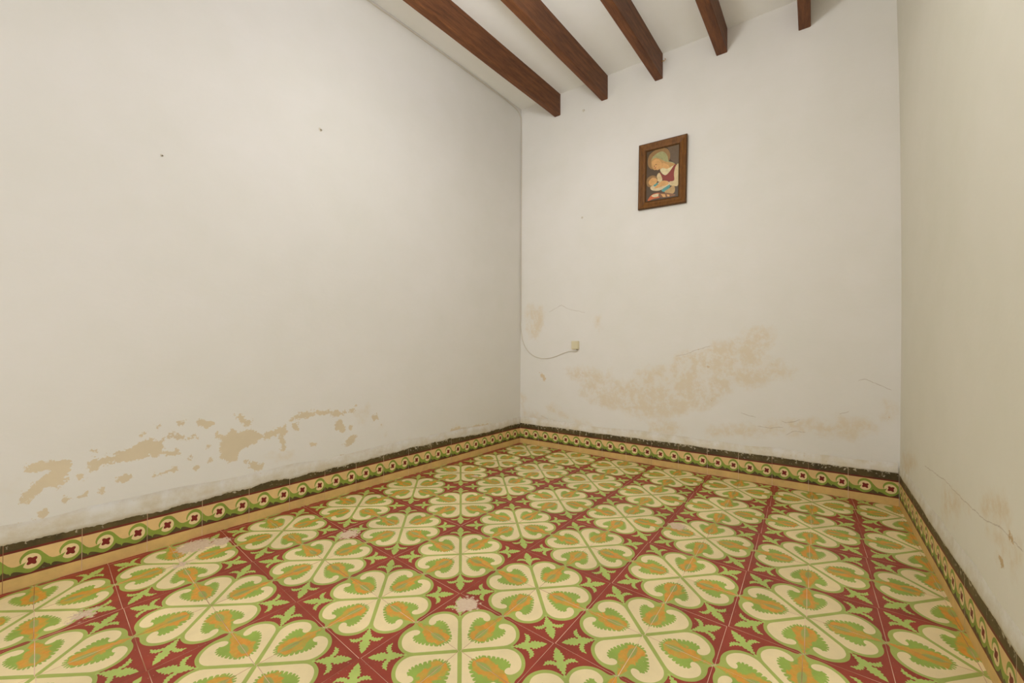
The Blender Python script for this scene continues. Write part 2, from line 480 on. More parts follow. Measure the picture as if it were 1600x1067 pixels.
BACK_STAIN = [
  [(-0.401,0.826),(-0.526,0.869),(-0.644,0.921),(-0.727,0.932),(-0.807,0.960),(-0.826,0.994),(-0.903,1.039),(-0.987,1.030),(-0.996,0.948),(-0.959,0.849),(-1.040,0.797),(-1.101,0.745),(-1.084,0.697),(-0.977,0.686),(-0.902,0.627),(-0.845,0.612),(-0.767,0.618),(-0.706,0.534),(-0.623,0.469),(-0.447,0.392),(-0.283,0.350),(-0.134,0.334),(0.066,0.406),(0.025,0.569),(-0.133,0.721),(-0.258,0.738),(-0.378,0.791)],
  [(-0.590,0.212),(-0.596,0.313),(-0.643,0.330),(-0.746,0.360),(-0.902,0.375),(-1.039,0.421),(-1.126,0.443),(-1.250,0.444),(-1.330,0.483),(-1.457,0.467),(-1.493,0.423),(-1.375,0.347),(-1.290,0.347),(-1.168,0.360),(-1.065,0.322),(-0.902,0.306),(-0.706,0.280),(-0.617,0.257)],
  [(-0.184,0.327),(-0.378,0.348),(-0.436,0.306),(-0.378,0.237),(-0.209,0.228)],
  [(0.364,0.492),(0.336,0.546),(0.393,0.595),(0.480,0.644),(0.510,0.696),(0.393,0.727),(0.226,0.706),(0.146,0.659),(0.094,0.724),(0.068,0.613),(-0.130,0.623),(-0.200,0.533),(-0.177,0.400),(0.017,0.375),(0.198,0.402)],
  [(0.926,1.198),(0.859,1.266),(0.744,1.260),(0.696,1.160),(0.711,1.049),(0.791,0.939),(0.874,0.967)],
  [(0.227,1.129),(0.193,1.128),(0.166,1.051),(0.200,1.007),(0.224,1.052)],
  [(-1.515,0.579),(-1.544,0.591),(-1.564,0.516),(-1.536,0.466),(-1.515,0.473),(-1.508,0.530)],
]
BACK_PEEL = [
  [(0.692,0.358),(0.646,0.403),(0.584,0.381),(0.538,0.331),(0.479,0.284),(0.568,0.261),(0.645,0.294)],
  [(0.420,0.277),(0.349,0.278),(0.266,0.249),(0.266,0.216),(0.363,0.218),(0.435,0.216)],
  [(0.956,0.442),(0.922,0.445),(0.888,0.397),(0.913,0.338),(0.854,0.301),(0.692,0.262),(0.538,0.217),(0.772,0.211),(0.921,0.223),(0.947,0.306)],
  [(0.774,0.672),(0.725,0.646),(0.686,0.607),(0.701,0.571),(0.741,0.618)],
  [(-0.531,0.873),(-0.550,0.881),(-0.556,0.867),(-0.542,0.855)],
  [(-0.596,0.767),(-0.614,0.771),(-0.614,0.748),(-0.599,0.744)],
  [(-0.614,0.524),(-0.633,0.534),(-0.635,0.511),(-0.620,0.501)],
  [(-1.519,0.473),(-1.535,0.504),(-1.538,0.538),(-1.543,0.533),(-1.542,0.486),(-1.523,0.466)],
  [(-1.035,0.418),(-1.087,0.420),(-1.126,0.439),(-1.168,0.393),(-1.250,0.415),(-1.290,0.388),(-1.168,0.364),(-1.109,0.370),(-1.083,0.383)],
  [(-1.298,0.419),(-1.368,0.452),(-1.443,0.446),(-1.405,0.402),(-1.329,0.352),(-1.282,0.356)],
  [(-0.746,0.354),(-0.902,0.372),(-0.994,0.367),(-0.902,0.350),(-0.766,0.345)],
]
BACK_CRACK = [
  [(-0.806,0.449),(-0.845,0.438),(-0.893,0.427)],
  [(-1.035,0.420),(-1.057,0.412),(-1.087,0.418),(-1.126,0.439)],
  [(-1.057,0.335),(-1.100,0.364),(-1.156,0.362)],
  [(-0.395,0.823),(-0.458,0.836),(-0.526,0.867),(-0.623,0.897)],
  [(-1.322,0.492),(-1.364,0.511)],
  [(-1.407,0.698),(-1.436,0.709),(-1.495,0.678),(-1.551,0.653)],
  [(0.664,1.193),(0.542,1.249),(0.482,1.212),(0.323,1.172)],
  [(0.740,0.270),(0.668,0.250),(0.661,0.231)],
  [(-0.902,0.372),(-0.967,0.367),(-1.039,0.378)],
]
RIGHT_STAIN = [
  [(0.964,0.200),(0.952,0.271),(0.917,0.355),(0.869,0.409),(0.756,0.402),(0.611,0.402),(0.706,0.344),(0.843,0.275)],
  [(0.506,0.449),(0.431,0.499),(0.349,0.514),(0.283,0.511),(0.264,0.480),(0.285,0.446),(0.351,0.433),(0.451,0.416),(0.507,0.423)],
  [(0.369,0.341),(0.337,0.377),(0.434,0.398),(0.307,0.422),(0.201,0.426),(0.202,0.391),(0.280,0.348)],
  [(1.810,0.315),(1.585,0.362),(1.371,0.357),(1.531,0.276),(1.815,0.169)],
]
RIGHT_CRACK = [
  [(1.231,0.379),(0.900,0.405),(0.656,0.403),(0.451,0.410),(0.336,0.433),(0.265,0.429),(0.201,0.426)],
]
RIGHT_HOLES = [
  [(0.265,0.429)],
  [(0.338,0.345)],
]


# ------------------------------------------------------------------ walls
def poly_field(S, Z, polys, clip=0.06):
    """Positive inside the outlines, negative outside: distance in metres to the nearest edge."""
    out = np.full(S.shape, -clip)
    for poly in polys:
        p = np.array(poly)
        x0, y0 = p.min(0) - clip; x1, y1 = p.max(0) + clip
        m = (S > x0) & (S < x1) & (Z > y0) & (Z < y1)
        if not m.any():
            continue
        s, z = S[m], Z[m]
        d = np.full(s.shape, 9.0); inside = np.zeros(s.shape, bool)
        for a, b in zip(p, np.roll(p, -1, 0)):
            e = b - a; L = max(e @ e, 1e-12)
            t = np.clip(((s - a[0]) * e[0] + (z - a[1]) * e[1]) / L, 0, 1)
            d = np.minimum(d, np.hypot(s - a[0] - t * e[0], z - a[1] - t * e[1]))
            c = ((a[1] > z) != (b[1] > z))
            if abs(e[1]) > 1e-9:
                inside ^= c & (s < (b[0] - a[0]) * (z - a[1]) / e[1] + a[0])
        out[m] = np.maximum(out[m], np.where(inside, np.minimum(d, clip), -np.minimum(d, clip)))
    return out

def line_field(S, Z, lines):
    """Signed distance to the nearest crack, and how far a point lies beyond that crack's ends."""
    best = np.full(S.shape, 9.0); sd = np.full(S.shape, 0.05); beyond = np.full(S.shape, 0.05)
    for ln in lines:
        p = np.array(ln)
        for a, b in zip(p[:-1], p[1:]):
            e = b - a; L = np.sqrt(max(e @ e, 1e-12)); e = e / L
            al = (S - a[0]) * e[0] + (Z - a[1]) * e[1]
            pr = (S - a[0]) * -e[1] + (Z - a[1]) * e[0]
            out = np.maximum(np.maximum(-al, al - L), 0.0)
            d = np.hypot(pr, out)
            m = d < best
            best[m] = d[m]; sd[m] = pr[m]; beyond[m] = out[m]
    return np.clip(sd, -0.05, 0.05), np.clip(beyond, 0, 0.05)

def axis(segs):
    out = []
    for a, b, step in segs:
        n = max(1, int(round((b - a) / step)))
        out += list(np.linspace(a, b, n, endpoint=False))
    out.append(segs[-1][1])
    return np.array(out)

def make_wall(name, s_axis, z_axis, place, outward, mat, peel, stain, crack, label, depth=0.22, bulge=None):
    S, Z = np.meshgrid(s_axis, z_axis, indexing='ij')
    ns, nz = S.shape
    base = place(S)                                    # x, y arrays on the plaster plane
    und = np.zeros(S.shape)
    for a in range(0, ns):
        for b in range(0, nz):
            und[a, b] = noise.noise((S[a, b] * 1.3, Z[a, b] * 1.1, 3.7 + len(name))) if Z[a, b] > 0.21 else 0.0
    fade = np.clip((Z - 0.21) / 0.3, 0, 1)
    off = und * 0.005 * fade
    if bulge is not None:
        off = off + bulge(S, Z)
    X = base[0] + outward[0] * off; Y = base[1] + outward[1] * off
    co = np.stack([X, Y, Z], -1).reshape(-1, 3)
    idx = np.arange(ns * nz).reshape(ns, nz)
    quads = np.stack([idx[:-1, :-1], idx[1:, :-1], idx[1:, 1:], idx[:-1, 1:]], -1).reshape(-1, 4).tolist()
    n0 = len(co)
    cs = [(0, 0), (ns - 1, 0), (ns - 1, nz - 1), (0, nz - 1)]
    back = []
    for a, b in cs:
        back.append((base[0][a, b] + outward[0] * depth, base[1][a, b] + outward[1] * depth, Z[a, b]))
    co = np.vstack([co, np.array(back)])
    quads.append([n0 + 3, n0 + 2, n0 + 1, n0])
    for k in range(4):
        a, b = cs[k], cs[(k + 1) % 4]
        quads.append([int(idx[b]), int(idx[a]), n0 + k, n0 + (k + 1) % 4])
    me = bpy.data.meshes.new(name)
    me.from_pydata(co.tolist(), [], quads)
    for nm, arr in (('peel', peel(S, Z)), ('stain', stain(S, Z)), ('crack', crack(S, Z)[0]), ('crack_end', crack(S, Z)[1])):
        at = me.attributes.new(nm, 'FLOAT', 'POINT')
        full = np.concatenate([arr.ravel(), np.full(4, 0.05 if nm.startswith('crack') else -0.06)]).astype(np.float32)
        at.data.foreach_set('value', full)
    me.update()
    bm = bmesh.new(); bm.from_mesh(me); bmesh.ops.recalc_face_normals(bm, faces=bm.faces); bm.to_mesh(me); bm.free()
    o = obj(name, me, None, [mat])
    for p in me.polygons[:len(quads) - 5]:
        p.use_smooth = True
    return tag(o, label, 'wall', None, 'structure')

none = lambda S, Z: np.full(S.shape, -0.06)
far = lambda S, Z: (np.full(S.shape, 0.05), np.full(S.shape, 0.05))
zax = axis([(-0.02, 0.16, 0.03), (0.16, 1.32, 0.008), (1.32, CEIL_Z + 0.01, 0.10)])

wl = make_wall('wall_left', axis([(FRONT_X, -1.32, 0.12), (-1.32, 0.75, 0.008), (0.75, CL[0] + 0.05, 0.012)]), zax,
          lambda S: (S, left_y(S) + SK_T), (0.0, 1.0), M_WALL,
          lambda S, Z: np.maximum(poly_field(S, Z, LEFT_PEEL), poly_field(S, Z, LEFT_STAIN[7:]) - 0.006), lambda S, Z: poly_field(S, Z, LEFT_STAIN), far,
          'long whitewashed plaster wall on the left with flaking paint low down')
wb = make_wall('wall_back', axis([(CR[1] - 0.05, CL[1] + 0.05, 0.009)]), zax,
          lambda S: (back_x(S) + SK_T, S), (1.0, 0.0), M_WALL_BACK,
          lambda S, Z: poly_field(S, Z, BACK_PEEL[3:8]) - 0.002, lambda S, Z: poly_field(S, Z, BACK_STAIN + BACK_PEEL[:3] + BACK_PEEL[8:]), lambda S, Z: line_field(S, Z, BACK_CRACK),
          'whitewashed end wall with damp stains behind the framed picture')
def rbulge(S, Z):
    return 0.013 * np.sin(np.pi * np.clip((Z - 0.2) / 2.7, 0, 1)) * np.clip((S - 0.2) / 1.2, 0, 1)
wr = make_wall('wall_right', axis([(DOOR[1], CR[0] + 0.05, 0.009)]), zax,
          lambda S: (S, right_y(S) - SK_T), (0.0, -1.0), M_WALL_RIGHT,
          lambda S, Z: poly_field(S, Z, [[(s - .012, z - .006), (s + .012, z - .006), (s + .012, z + .006), (s - .012, z + .006)] for (s, z) in sum(RIGHT_HOLES, [])]),
          lambda S, Z: poly_field(S, Z, RIGHT_STAIN), lambda S, Z: line_field(S, Z, RIGHT_CRACK),
          'yellowish plaster wall on the right with a long crack near the floor', bulge=rbulge)

# the rest of the right wall, round the open door
bm = bmesh.new()
def right_piece(x0, x1, z0, z1):
    bm_hexa(bm, [(x, right_y(x) - SK_T - d, z) for z in (z0, z1) for x, d in ((x0, 0.22), (x1, 0.22), (x1, 0), (x0, 0))])
right_piece(FRONT_X, DOOR[0], -0.02, CEIL_Z); right_piece(DOOR[0], DOOR[1], DOOR[3], CEIL_Z)
obj('wall_section', bm_mesh(bm, 'wall_section'), wr, [M_CEIL])
# wall behind the camera, pierced by a window
bm = bmesh.new()
fy0, fy1 = right_y(FRONT_X) - 0.25, left_y(FRONT_X) + 0.25
def front_piece(y0, y1, z0, z1): bm_box(bm, FRONT_X - 0.25, FRONT_X, y0, y1, z0, z1)
front_piece(fy0, WINDOW[0], 0, CEIL_Z); front_piece(WINDOW[1], fy1, 0, CEIL_Z)
front_piece(WINDOW[0], WINDOW[1], WINDOW[3], CEIL_Z); front_piece(WINDOW[0], WINDOW[1], 0, WINDOW[2])
tag(obj('wall_front', bm_mesh(bm, 'wall_front'), None, [M_CEIL]), 'whitewashed wall with the window, behind the viewer', 'wall', None, 'structure')
e = tag(empty('door_1', ((DOOR[0] + DOOR[1]) / 2, -1.72, 0.0)), 'open double doorway in the right wall beside the viewer', 'door', None, 'structure')
hw_ = (DOOR[1] - DOOR[0]) / 2
for (a, b, c, d) in ((-hw_, -hw_ + .05, 0, DOOR[3]), (hw_ - .05, hw_, 0, DOOR[3]), (-hw_ + .05, hw_ - .05, DOOR[3] - .05, DOOR[3])):
    b2 = bmesh.new(); bm_box(b2, a, b, -0.05, 0.02, c, d)
    obj('door_frame', bm_mesh(b2, 'door_frame'), e, [M_DOORWOOD])
e = tag(empty('window_1', (FRONT_X - 0.12, (WINDOW[0] + WINDOW[1]) / 2, WINDOW[2])), 'window in the wall behind the viewer', 'window', None, 'structure')
hw_ = (WINDOW[1] - WINDOW[0]) / 2; hh_ = WINDOW[3] - WINDOW[2]
for (a, b, c, d) in ((-hw_, -hw_ + .05, 0, hh_), (hw_ - .05, hw_, 0, hh_), (-hw_ + .05, hw_ - .05, hh_ - .05, hh_), (-hw_ + .05, hw_ - .05, 0, .05), (-.02, .02, .05, hh_ - .05)):
    b2 = bmesh.new(); bm_box(b2, -0.03, 0.03, a, b, c, d)
    obj('window_frame', bm_mesh(b2, 'window_frame'), e, [M_DOORWOOD])

# ceiling
bm = bmesh.new()
bm_box(bm, FRONT_X - 0.25, 2.2, -2.0, 1.5, CEIL_Z, CEIL_Z + 0.2)
tag(obj('ceiling', bm_mesh(bm, 'ceiling'), None, [M_CEIL]), 'white plastered ceiling between dark beams', 'ceiling', None, 'structure')

# ------------------------------------------------------------------ floor
bm = bmesh.new()
bm_box(bm, FRONT_X - 0.25, 2.05, -1.9, 1.4, -0.12, -0.0007)
floor = tag(obj('floor', bm_mesh(bm, 'floor'), None, [M_GROUT]), 'floor of red, cream and green flower patterned cement tiles', 'floor', None, 'structure')

# the tile design, in tile units: flower centre at (0,0), red corner at (1,1), mirror-symmetric about the diagonal
OUT = spline([(0.54, 0.54), (0.60, 0.548), (0.66, 0.546), (0.757, 0.524), (0.857, 0.455), (0.925, 0.36), (0.957, 0.264), (0.962, 0.18), (0.955, 0.115), (0.962, 0.065), (0.985, 0.040), (1.0, 0.036)], 4)
EDGE_IN = [(0.262, 0.070), (0.290, 0.118), (0.364, 0.175), (0.434, 0.219), (0.508, 0.256), (0.573, 0.284), (0.638, 0.298), (0.704, 0.290), (0.749, 0.258)]
def serrated():
    p = spline([(0.250, 0.012)] + EDGE_IN, 7)
    out = []
    rs = random.Random(12)
    n = len(p)
    for k, q in enumerate(p):
        if k % 6 == 3 and 2 < k < n - 3:
            t = Vector(p[k + 1]) - Vector(p[k - 1]); t.normalize()
            nrm = Vector((t.y, -t.x))           # towards the leaf's inside
            c = Vector(q)
            out.append(tuple(c - t * 0.016 - nrm * 0.004))
            out.append(tuple(c + nrm * rs.uniform(0.030, 0.058) + t * rs.uniform(-0.006, 0.010)))
            out.append(tuple(c + t * 0.016 - nrm * 0.004))
        elif k % 6 == 0:
            t = Vector(p[min(k + 1, n - 1)]) - Vector(p[max(k - 1, 0)]); t.normalize()
            out.append(tuple(Vector(q) - Vector((t.y, -t.x)) * 0.007))
        elif k % 6 in (2, 4):
            continue
        else:
            out.append(tuple(q))
    return out
SER = serrated()
CURL = spline([(0.567, 0.487), (0.641, 0.497), (0.729, 0.476), (0.817, 0.415), (0.878, 0.331), (0.895, 0.248), (0.876, 0.170), (0.836, 0.120), (0.790, 0.101), (0.752, 0.112), (0.734, 0.150), (0.742, 0.196), (0.768, 0.222)], 4)
CREAM = [(0.045, 0.0), (0.062, 0.016), (0.25, 0.206), (0.395, 0.354), (0.483, 0.440), (0.525, 0.471)] + CURL + [(0.752, 0.236)] + SER[::-1] + [(0.250, 0.0)]
LEAF = [(0.250, 0.0)] + SER + [(0.752, 0.236), (0.768, 0.222), (0.742, 0.196), (0.734, 0.150), (0.752, 0.112), (0.790, 0.090), (0.86, 0.060), (0.93, 0.030), (0.972, 0.012), (0.972, 0.0)]
GREEN = [(0.0, 0.0), (0.54, 0.54)] + OUT[1:] + [(1.0, 0.0)]
def scallop(pts, depth, wave, phase=0.0):
    """Leafy edge: resample the outline and push rounded lobes out of it."""
    P = [Vector(p) for p in spline(pts, 8)]
    out, run = [], 0.0
    for k, p in enumerate(P):
        if k: run += (p - P[k - 1]).length
        t = (P[min(k + 1, len(P) - 1)] - P[max(k - 1, 0)]).normalized()
        out.append(tuple(p + Vector((t.y, -t.x)) * depth * (abs(math.sin(math.pi * run / wave + phase)) - 0.35)))
    return out
FLEUR_R = ([(0.535, 0.535), (0.560, 0.522)] + scallop([(0.592, 0.562), (0.640, 0.592), (0.700, 0.616)], 0.020, 0.050) +
           scallop([(0.745, 0.632), (0.800, 0.618), (0.842, 0.584), (0.872, 0.550)], 0.020, 0.046) + [(0.898, 0.520)] +
           scallop([(0.906, 0.576), (0.890, 0.630), (0.846, 0.672), (0.790, 0.690)], 0.020, 0.044) +
           [(0.775, 0.700)] + scallop([(0.800, 0.708), (0.846, 0.736), (0.878, 0.790), (0.902, 0.850)], 0.026, 0.050) + [(0.930, 0.930)])
def grow(pts, d):
    out = []
    for k in range(1, len(pts) - 1):
        t = (Vector(pts[k + 1]) - Vector(pts[k - 1])).normalized()
        out.append((pts[k][0] + t.y * d, pts[k][1] - t.x * d))
    return [pts[0]] + out + [pts[-1]]
FLEUR_R = grow(FLEUR_R, -0.005)
mir = lambda pts: [(b, a) for a, b in pts]
GI = 0.0042
SQ = [(GI, GI), (1 - GI, GI), (1 - GI, 1 - GI), (GI, 1 - GI)]
def clamp_sq(pts): return [(min(max(a, GI), 1 - GI), min(max(b, GI), 1 - GI)) for a, b in pts]
def dedupe(pts):
    out = []
    for p in pts:
        if not out or math.hypot(p[0] - out[-1][0], p[1] - out[-1][1]) > 1e-4:
            out.append(p)
    if math.hypot(out[0][0] - out[-1][0], out[0][1] - out[-1][1]) < 1e-4: out.pop()
    return out
DOT = [(1 - 0.028 * math.cos(t), 0.028 * math.sin(t)) for t in [k * math.pi / 12 for k in range(7)]] + [(1.0, 0.0)]
lay = [(SQ, 0)]
for half in (lambda p: p, mir):
    lay.append((half(GREEN), 1))
for half in (lambda p: p, mir):
    lay.append((half(LEAF), 4)); lay.append((half(CREAM), 3)); lay.append((half(DOT), 6))
lay.append((FLEUR_R + mir(FLEUR_R)[::-1][1:], 2))
lay = [(dedupe(clamp_sq(p)), s) for p, s in lay]
TV, TF, TSL = layered(lay, 'tile')
A = 0.2
def tile_mesh(u0=0.0, u1=1.0, v0=0.0, v1=1.0):
    bm = bmesh.new()
    uvl = bm.loops.layers.uv.new('UVMap')
    vs = [bm.verts.new((a * A, b * A, 0.0)) for a, b in TV]
    for f, s in zip(TF, TSL):
        try:
            fc = bm.faces.new([vs[k] for k in f])
        except ValueError:
            continue
        fc.material_index = s
    bm.normal_update()
    for f in bm.faces:
        if f.normal.z < 0: f.normal_flip()
    lo_u, hi_u, lo_v, hi_v = GI, 1 - GI, GI, 1 - GI
    for co, no, act in (((u0 * A, 0, 0), (-1, 0, 0), u0 > 0), ((u1 * A, 0, 0), (1, 0, 0), u1 < 1), ((0, v0 * A, 0), (0, -1, 0), v0 > 0), ((0, v1 * A, 0), (0, 1, 0), v1 < 1)):
        if act:
            bmesh.ops.bisect_plane(bm, geom=bm.verts[:] + bm.edges[:] + bm.faces[:], plane_co=co, plane_no=no, clear_outer=True)
    lo_u, hi_u, lo_v, hi_v = max(lo_u, u0), min(hi_u, u1), max(lo_v, v0), min(hi_v, v1)
    # worn arris and sides
    top = [bm.verts.new((a * A, b * A, 0.0)) for a, b in ((lo_u, lo_v), (hi_u, lo_v), (hi_u, hi_v), (lo_u, hi_v))]
    low = [bm.verts.new((a * A, b * A, -0.010)) for a, b in ((lo_u - .0015, lo_v - .0015), (hi_u + .0015, lo_v - .0015), (hi_u + .0015, hi_v + .0015), (lo_u - .0015, hi_v + .0015))]
    for k in range(4):
        fc = bm.faces.new((top[k], low[k], low[(k + 1) % 4], top[(k + 1) % 4])); fc.material_index = 5
    fc = bm.faces.new(low); fc.material_index = 5
    for f in bm.faces:
        for l in f.loops:
            l[uvl].uv = (l.vert.co.x / A, l.vert.co.y / A)
    me = bpy.data.meshes.new('floor_tile')
    bm.to_mesh(me); bm.free()
    for m in FLOOR_MATS: me.materials.append(m)
    return me
TILE_CACHE = {}
rng = random.Random(3)
for a in range(-12, 9):
    for b in range(-9, 6):
        i0, i1, j0, j1 = a, a + 1, b, b + 1
        if b == 5: j1 = 5.0 + 0.16
        if b == -9: j0 = -8.0 - 0.16
        if a == 8: i1 = 8.0 + 0.985
        fi = a if a % 2 == 0 else a + 1
        fj = b if b % 2 == 0 else b + 1
        qi = 1 if fi == a else -1
        qj = 1 if fj == b else -1
        ri = sorted((abs(i0 - fi), abs(i1 - fi))); rj = sorted((abs(j0 - fj), abs(j1 - fj)))
        rot = {(1, 1): 0, (-1, 1): 1, (-1, -1): 2, (1, -1): 3}[(qi, qj)]
        key = (*ri, *rj) if rot % 2 == 0 else (*rj, *ri)
        key = tuple(round(k, 3) for k in key)
        if key not in TILE_CACHE:
            TILE_CACHE[key] = tile_mesh(*key)
        c = plan(a + .5, b + .5)
        ex = plan(a + 1, b + .5) - plan(a, b + .5)
        ey = plan(a + .5, b + 1) - plan(a + .5, b)
        ang_x = math.atan2(ex.y, ex.x); ang_y = math.atan2(ey.y, ey.x) - math.pi / 2
        ang = (ang_x + ang_y) / 2 + rot * math.pi / 2
        lx, ly = (ex.length, ey.length) if rot % 2 == 0 else (ey.length, ex.length)
        o = obj('tile', TILE_CACHE[key], floor)
        sx, sy = lx / A, ly / A
        o.scale = (sx, sy, 1)
        o.rotation_euler = (rng.uniform(-.0008, .0008), rng.uniform(-.0008, .0008), ang)
        off = Matrix.Rotation(ang, 3, 'Z') @ Vector((A / 2 * sx, A / 2 * sy, 0))
        o.location = (c.x - off.x, c.y - off.y, rng.uniform(-0.0003, 0.0003))

# ------------------------------------------------------------------ skirting tiles (baseboards)
SK_H = 0.196
def sk_poly(off):
    ce = (6.78, 9.1)
    circ = [(ce[0] + 2.5 * math.cos(math.radians(t)), ce[1] + 2.72 * math.sin(math.radians(t))) for t in range(218, 540, 14)]
    green = ([(0, 10.8), (0.45, 10.2), (1.2, 9.15), (2.0, 8.5), (2.7, 8.3), (3.5, 8.35), (4.4, 8.65), (5.5, 9.15), (5.15, 8.4), (4.85, 7.75)] + circ +
             [(4.30, 9.0), (4.02, 8.85)] + spline([(3.82, 10.0), (4.12, 11.2), (4.9, 12.35), (6.0, 13.05), (7.2, 13.2), (8.3, 12.8), (9.25, 11.9), (10, 10.8)], 3) +
             spline([(10, 7.5), (9.4, 6.75), (8.6, 5.95), (7.6, 5.3), (6.5, 5.0), (5.4, 5.2), (4.4, 5.8), (3.4, 6.35), (2.5, 6.6)], 3) + [(2.0, 6.35), (1.75, 5.6), (1.45, 6.3), (0.9, 6.6), (0.45, 7.0), (0, 7.5)])
    beige_top = [(0, 13.5), (0, 10.8)] + [(0.45, 10.2), (1.2, 9.15), (2.0, 8.5), (2.7, 8.3), (5.5, 7.0), (8.6, 7.5), (10, 9.5), (10, 13.5)]
    inner = [(ce[0] + 2.5 * math.cos(math.radians(t)), ce[1] + 2.72 * math.sin(math.radians(t))) for t in range(0, 360, 15)]
    quat = []
    for t in range(0, 360, 10):
        r = 1.28 + 0.32 * math.cos(4 * math.radians(t + 45 + 6))
        quat.append((6.95 + r * math.cos(math.radians(t)), 9.15 + 1.1 * r * math.sin(math.radians(t))))
    sh = lambda pts: [((p[0] + off) / 100, p[1] / 100) for p in pts]
    return [(sh(beige_top), 3), (sh(inner), 5), (sh(green), 4), (sh(quat), 6)]
def rect(z0, z1): return [(0.0, z0), (0.2, z0), (0.2, z1), (0.0, z1)]
sk_lay = [(rect(0.0, SK_H), 2), (rect(0.0, 0.044), 0), (rect(0.044, 0.0515), 1), (rect(0.135, 0.1435), 1)]
for off in (0, 10):
    sk_lay += sk_poly(off)
sk_lay = [(dedupe(p), s) for p, s in sk_lay]
SV, SF, SSL = layered(sk_lay, 'skirting')
def skirting_mesh(x0=0.0, x1=0.2, depth=0.012):
    g = 0.0009
    bm = bmesh.new()
    vs = [bm.verts.new((a, 0, b)) for a, b in SV]
    for f, s in zip(SF, SSL):
        try: fc = bm.faces.new([vs[k] for k in f])
        except ValueError: continue
        fc.material_index = s
    bm.normal_update()
    for f in bm.faces:
        if f.normal.y > 0: f.normal_flip()
    for co, no in (((x0 + g, 0, 0), (-1, 0, 0)), ((x1 - g, 0, 0), (1, 0, 0))):
        bmesh.ops.bisect_plane(bm, geom=bm.verts[:] + bm.edges[:] + bm.faces[:], plane_co=co, plane_no=no, clear_outer=True)
    a = [bm.verts.new(p) for p in ((x0 + g, 0, 0), (x1 - g, 0, 0), (x1 - g, 0, SK_H), (x0 + g, 0, SK_H))]
    c = [bm.verts.new((v.co.x, depth, v.co.z)) for v in a]
    for k in range(4):
        fc = bm.faces.new((a[k], a[(k + 1) % 4], c[(k + 1) % 4], c[k])); fc.material_index = 7
    fc = bm.faces.new(c); fc.material_index = 7
    me = bpy.data.meshes.new('skirting_tile')
    bm.to_mesh(me); bm.free()
    for m in SKIRT_MATS: me.materials.append(m)
    return me
SK_FULL = skirting_mesh()

def skirting(name, label, start, direction, into, joints):
    """start: point on the face line; joints: distances of the tile joints from start along direction (viewer's left to right)."""
    ang = math.atan2(direction[1], direction[0])
    e = tag(empty(name, (start[0], start[1], 0)), label, 'skirting', None, 'structure')
    r = random.Random(len(name))
    for d0, d1, x0, x1 in joints:
        me = SK_FULL if (x0, x1) == (0.0, 0.2) else skirting_mesh(x0, x1)
        o = obj('skirting_tile', me, e)
        s = (d1 - d0) / (x1 - x0)
        o.scale = (s, 1, 1)
        o.rotation_euler = (0, 0, ang)
        p = Vector((direction[0], direction[1], 0)) * (d0 - x0 * s) + Vector((into[0], into[1], 0)) * r.uniform(-0.0003, 0.0003)
        o.location = (p.x, p.y, r.uniform(0.0, 0.0015))
    # mortar bed showing in the joints
    d0, d1 = joints[0][0], joints[-1][1]
    bm = bmesh.new()
    dv, iv = Vector((*direction, 0)), Vector((*into, 0))
    pts = []
    for z in (0.0, SK_H - 0.004):
        for (t, w) in ((d0, 0.0012), (d1, 0.0012), (d1, 0.011), (d0, 0.011)):
            p = dv * t + iv * w; pts.append((p.x, p.y, z))
    bm_hexa(bm, pts)
    obj('mortar', bm_mesh(bm, 'mortar'), e, [M_GROUT])
    return e

# left wall: joints follow the floor rows; the last piece at the corner is cut
dl = Vector((1, -0.03027)).normalized(); il = Vector((0.03027, 1)).normalized()
x_start = -2.9
st = (x_start, left_y(x_start))
def dist_left(x): return (x - x_start) / dl.x
jl = []
edges = [plan(8.62 - k, 5.1).x for k in range(0, 26)]
prev = None
jl.append((dist_left(edges[0]), dist_left(CL[0]), 0.0, 0.2 * (CL[0] - edges[0]) / (edges[0] - edges[1])))
for k in range(0, 25):
    if edges[k + 1] < x_start: break
    jl.append((dist_left(edges[k + 1]), dist_left(edges[k]), 0.0, 0.2))
jl.sort()
skirting('baseboard_left', 'patterned skirting tiles with green scrolls along the left wall', st, tuple(dl), tuple(il), jl)
# back wall: starts with a whole tile in the left corner
db = Vector((0.06584, -1)).normalized(); ib = Vector((1, 0.06584)).normalized()
jb = []
ys = [plan(8.95, 5.1 - k).y for k in range(0, 14)]
dist_back = lambda y: (CL[1] - y) / -db.y
ys[0] = CL[1]
for k in range(13):
    jb.append((dist_back(ys[k]), dist_back((ys[k + 1] if k < 12 else CR[1])), 0.0, 0.2))
skirting('baseboard_back', 'patterned skirting tiles with green scrolls along the end wall', CL, tuple(db), tuple(ib), jb)
# right wall: seen at a glancing angle, from the back corner towards the viewer
dr = Vector((-1, -0.0170)).normalized(); ir = Vector((0.0170, -1)).normalized()
jr = []
xr = [CR[0] - 0.004 - 0.2035 * k for k in range(0, 24)]
dist_right = lambda x: (CR[0] - x) / -dr.x
for k in range(9):
    jr.append((dist_right(xr[k]), dist_right(xr[k + 1]), 0.0, 0.2))
skirting('baseboard_right', 'patterned skirting tiles with green scrolls along the right wall', CR, tuple(dr), tuple(ir), jr)

